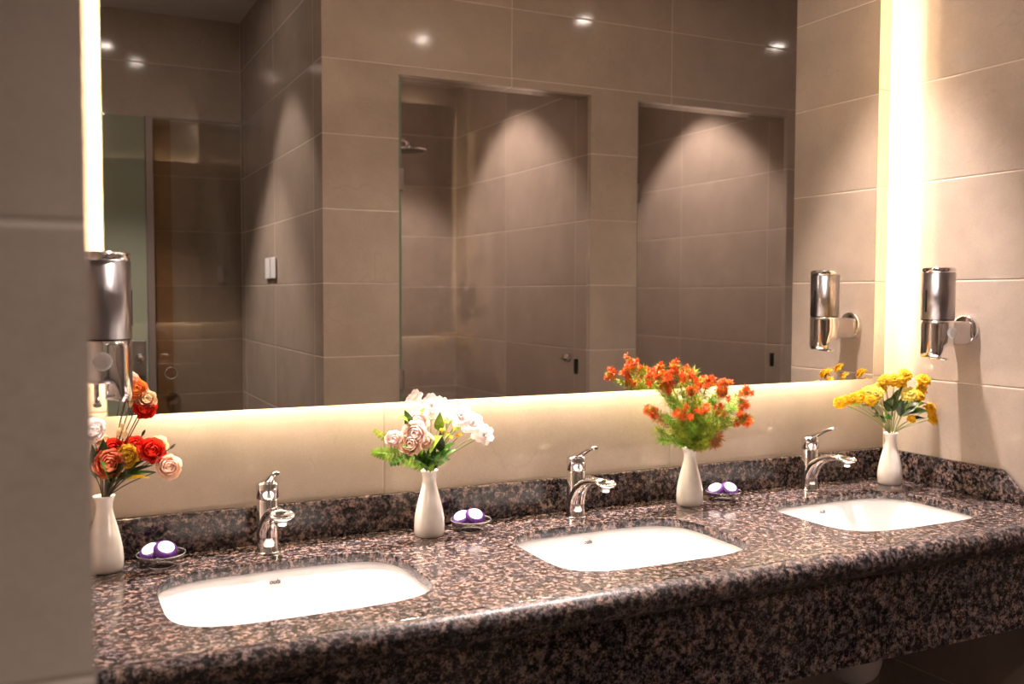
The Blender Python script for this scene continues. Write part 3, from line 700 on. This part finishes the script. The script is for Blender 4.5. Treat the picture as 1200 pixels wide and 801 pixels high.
def fern(root, pts, wl, mat, n=15, name='fern_frond'):
    pts = [Vector(q) for q in pts]; b = MB(); b.tube([q - root.location for q in pts], .0009, 6)
    def along(f):
        g = f * (len(pts) - 1); i = min(len(pts) - 2, int(g)); return pts[i].lerp(pts[i + 1], g - i), (pts[i + 1] - pts[i]).normalized()
    for k in range(n):
        f = .10 + .88 * k / (n - 1); c, t = along(f); up = (-c).normalized(); sd0 = t.cross(up).normalized()
        L = wl * math.sin(math.pi * (.22 + .70 * f)) + .002
        for sg in (-1, 1):
            d = (sd0 * sg + t * .35).normalized(); s2 = d.cross(up).normalized(); rows = []
            for i in range(5):
                g = i / 4; w_ = .0034 * math.sin(math.pi * (.2 + .78 * g)) + .0002
                rows.append([c - root.location + d * L * g + s2 * w_ * h - up * .10 * L * g * g for h in (-1, 0, 1)])
            b.grid(rows)
    return b.build(name, mat, root)
mm2 = m2 + Vector((-.006, -.006, 0))
fern(B2, [mm2, at(488, 540, 2.07), at(470, 534, 2.05), at(452, 531, 2.04), at(436, 530, 2.04)], .022, 'leaf_l', 17)
fern(B2, [mm2, at(490, 538, 2.08), at(468, 524, 2.07), at(450, 512, 2.07), at(438, 504, 2.07)], .013, 'lime', 12)
fern(B2, [mm2, at(500, 535, 2.05), at(482, 530, 2.03), at(468, 540, 2.02), at(458, 544, 2.02)], .012, 'leaf_m', 10)
for k, (x0, y0, x1, y1, wd, mat) in enumerate(((478, 500, 474, 480, .012, 'leaf_m'), (494, 490, 499, 477, .009, 'leaf_l'), (515, 505, 516, 482, .012, 'leaf_l'), (480, 502, 468, 488, .011, 'leaf_l'), (503, 530, 518, 510, .019, 'leaf_l'),
        (490, 545, 487, 526, .014, 'leaf_l'), (494, 548, 505, 530, .016, 'leaf_m'), (500, 548, 520, 528, .014, 'leaf_m'), (505, 545, 535, 526, .010, 'leaf_m'), (498, 548, 484, 540, .012, 'leaf_m'), (508, 548, 516, 532, .012, 'leaf_d'),
        (505, 540, 512, 516, .012, 'leaf_d'), (512, 540, 533, 518, .011, 'leaf_m'), (516, 528, 516, 505, .011, 'leaf_d'), (488, 536, 470, 522, .011, 'leaf_m'), (495, 538, 497, 526, .013, 'leaf_l'), (514, 545, 528, 538, .011, 'leaf_m'),
        (496, 546, 478, 528, .010, 'leaf_d'), (510, 546, 500, 536, .013, 'leaf_m'), (520, 520, 528, 508, .009, 'leaf_l'), (503, 552, 512, 541, .014, 'leaf_l'), (497, 550, 492, 538, .013, 'leaf_d'), (506, 530, 500, 512, .012, 'leaf_d'))):
    leaf(B2, at(x0, y0, 2.07 - .004 * (k % 5)), at(x1, y1, 2.05 - .008 * (k % 5)), wd, mat)
for px, py in ((504, 530), (516, 526), (492, 528), (525, 520), (480, 530), (530, 528)): stem(B2, m2, at(px, py, 2.06), 'gstem', .0012)

# -- orange tipped spiky sprigs
B3 = bouquet(2, 'bushy bunch of spiky lime green sprigs tipped in bright orange'); m3 = mouth_of(2)
def needles(b, root, c, d, n, L, wd, spread, rnd):
    for k in range(n):
        v = Vector((rnd.gauss(0, 1), rnd.gauss(0, 1), rnd.gauss(0, 1))).normalized(); v = (v * spread + Vector(d) * (1 - spread)).normalized()
        a = c - root.location; t = a + v * L * rnd.uniform(.6, 1.1); s_ = v.orthogonal().normalized() * wd; s2 = v.cross(s_).normalized() * wd; mid = a.lerp(t, .45)
        v0 = b.bm.verts.new(a); v4 = b.bm.verts.new(t); rg = [b.bm.verts.new(mid + s_ * math.cos(q) + s2 * math.sin(q)) for q in (0, 2.094, 4.189)]
        for i in range(3): b.face([v0, rg[i], rg[(i + 1) % 3]]); b.face([v4, rg[(i + 1) % 3], rg[i]])
def sprig(root, mth_, q, rnd, mat_l='lime', head=True, big=1.0):
    q = Vector(q); m_ = Vector(mth_); rel = q - m_; pts = []
    for i in range(9):
        f = i / 8; pts.append(m_ + rel * f + Vector((rel.x, rel.y, 0)) * (-.16 * math.sin(math.pi * f)))
    st = stem(root, mth_, q, 'gstem', .0010, .16)
    b = MB(); n0 = 2
    for i in range(n0, 9):
        for s in range(3):
            f = min(1, (i + s / 3) / 8); c = m_ + rel * f + Vector((rel.x, rel.y, 0)) * (-.16 * math.sin(math.pi * f))
            needles(b, root, c, rel.normalized(), 15, .024 * big, .0009, .66, rnd)
    b.build('needle_foliage', mat_l, root)
    if head:
        b = MB()
        for k in range(7):
            c = q + Vector((rnd.gauss(0, 1), rnd.gauss(0, 1), rnd.gauss(0, 1))) * .0075
            needles(b, root, c, rel.normalized(), 38, .0150 * big, .0013, .85, rnd)
        b.build('spiky_flower', 'needle_o', root)
rn = random.Random(5)
for px, py, Y in ((792, 431, 2.02), (802, 440, 2.03), (783, 443, 2.03), (811, 458, 2.00), (830, 447, 2.02), (819, 448, 2.04), (850, 450, 2.04), (873, 459, 2.05), (868, 473, 2.06), (868, 490, 2.06), (876, 491, 2.05),
                  (844, 481, 2.04), (825, 480, 2.00), (801, 481, 2.00), (779, 457, 2.04), (763, 481, 2.05), (847, 460, 2.04), (762, 446, 2.03), (772, 440, 2.05), (812, 436, 2.05)):
    sprig(B3, m3, at(px, py, Y), rn)
for k, (px, py, Y) in enumerate(((777, 515, 2.04), (771, 505, 2.05), (770, 489, 2.05), (783, 492, 2.03), (830, 510, 2.04), (838, 500, 2.04), (833, 470, 2.03), (852, 492, 2.05), (818, 470, 2.02), (787, 470, 2.03), (825, 522, 2.03), (842, 512, 2.05), (810, 500, 2.02), (795, 505, 2.03), (838, 520, 2.05), (858, 480, 2.05))):
    sprig(B3, m3, at(px, py, Y), rn, 'needle_r' if k in (11, 14, 2) else ('leaf_l' if k % 3 == 0 else 'lime'), head=False, big=1.05)

# -- yellow chrysanthemums in the corner
B4 = bouquet(3, 'bunch of yellow and golden chrysanthemums with dark green leaves in the corner'); m4 = mouth_of(3)
for px, py, Y, rp, mat in ((1061, 438, 1.99, 8, 'p_gold'), (1083, 443, 2.00, 8, 'p_gold'), (1048, 444, 1.99, 8, 'p_gold'), (1037, 444, 2.00, 7, 'p_gold'), (1031, 453, 2.02, 8, 'p_yellow'), (1018, 459, 2.02, 9, 'p_lemon'), (1027, 460, 2.00, 8, 'p_lemon'),
                           (1000, 467, 2.02, 8, 'p_gold'), (1010, 463, 2.03, 7, 'p_gold'), (991, 468, 2.03, 6, 'p_gold'), (983, 471, 2.03, 7, 'p_gold'), (1066, 460, 1.98, 9, 'p_lemon'), (1078, 462, 2.00, 7, 'p_gold'), (1081, 453, 2.01, 7, 'p_yellow'),
                           (1092, 478, 2.00, 8, 'p_gold'), (1098, 485, 2.01, 7, 'p_orange'), (1095, 490, 2.00, 7, 'p_gold'), (1069, 490, 2.00, 5, 'p_gold'), (1020, 468, 2.00, 7, 'p_gold'), (1056, 447, 2.01, 7, 'p_yellow')):
    q = at(px, py, Y); d = face_dir(q, m4, .45); mum(B4, q, rp * .0030, mat, d, n=22)
    stem(B4, m4, q - d * .003, 'gstem', .0011, .12)
for k, (x0, y0, x1, y1, wd, mat) in enumerate(((1046, 482, 1052, 456, .013, 'leaf_d'), (1040, 482, 1047, 464, .016, 'leaf_d'), (1055, 488, 1058, 462, .012, 'leaf_d'), (1036, 496, 1022, 488, .010, 'leaf_m'), (1028, 486, 1008, 474, .011, 'leaf_d'), (1034, 494, 1024, 484, .010, 'leaf_d'),
        (1060, 484, 1080, 468, .013, 'leaf_d'), (1066, 484, 1088, 482, .012, 'leaf_m'), (1035, 486, 1046, 492, .010, 'leaf_m'), (1012, 478, 996, 476, .007, 'leaf_m'), (1062, 478, 1072, 466, .012, 'leaf_d'), (1050, 478, 1046, 460, .009, 'leaf_m'), (1070, 476, 1084, 472, .010, 'leaf_l'), (1022, 480, 1030, 470, .010, 'leaf_m'), (1044, 490, 1034, 470, .011, 'leaf_d'), (1056, 486, 1066, 470, .011, 'leaf_m'), (1058, 488, 1076, 478, .010, 'leaf_d'), (1038, 488, 1028, 474, .009, 'leaf_l'), (1048, 474, 1058, 452, .009, 'leaf_d'), (1062, 492, 1084, 490, .008, 'leaf_d'))):
    leaf(B4, at(x0, y0, 2.03 - .004 * (k % 4)), at(x1, y1, 2.01 - .006 * (k % 4)), wd, mat)
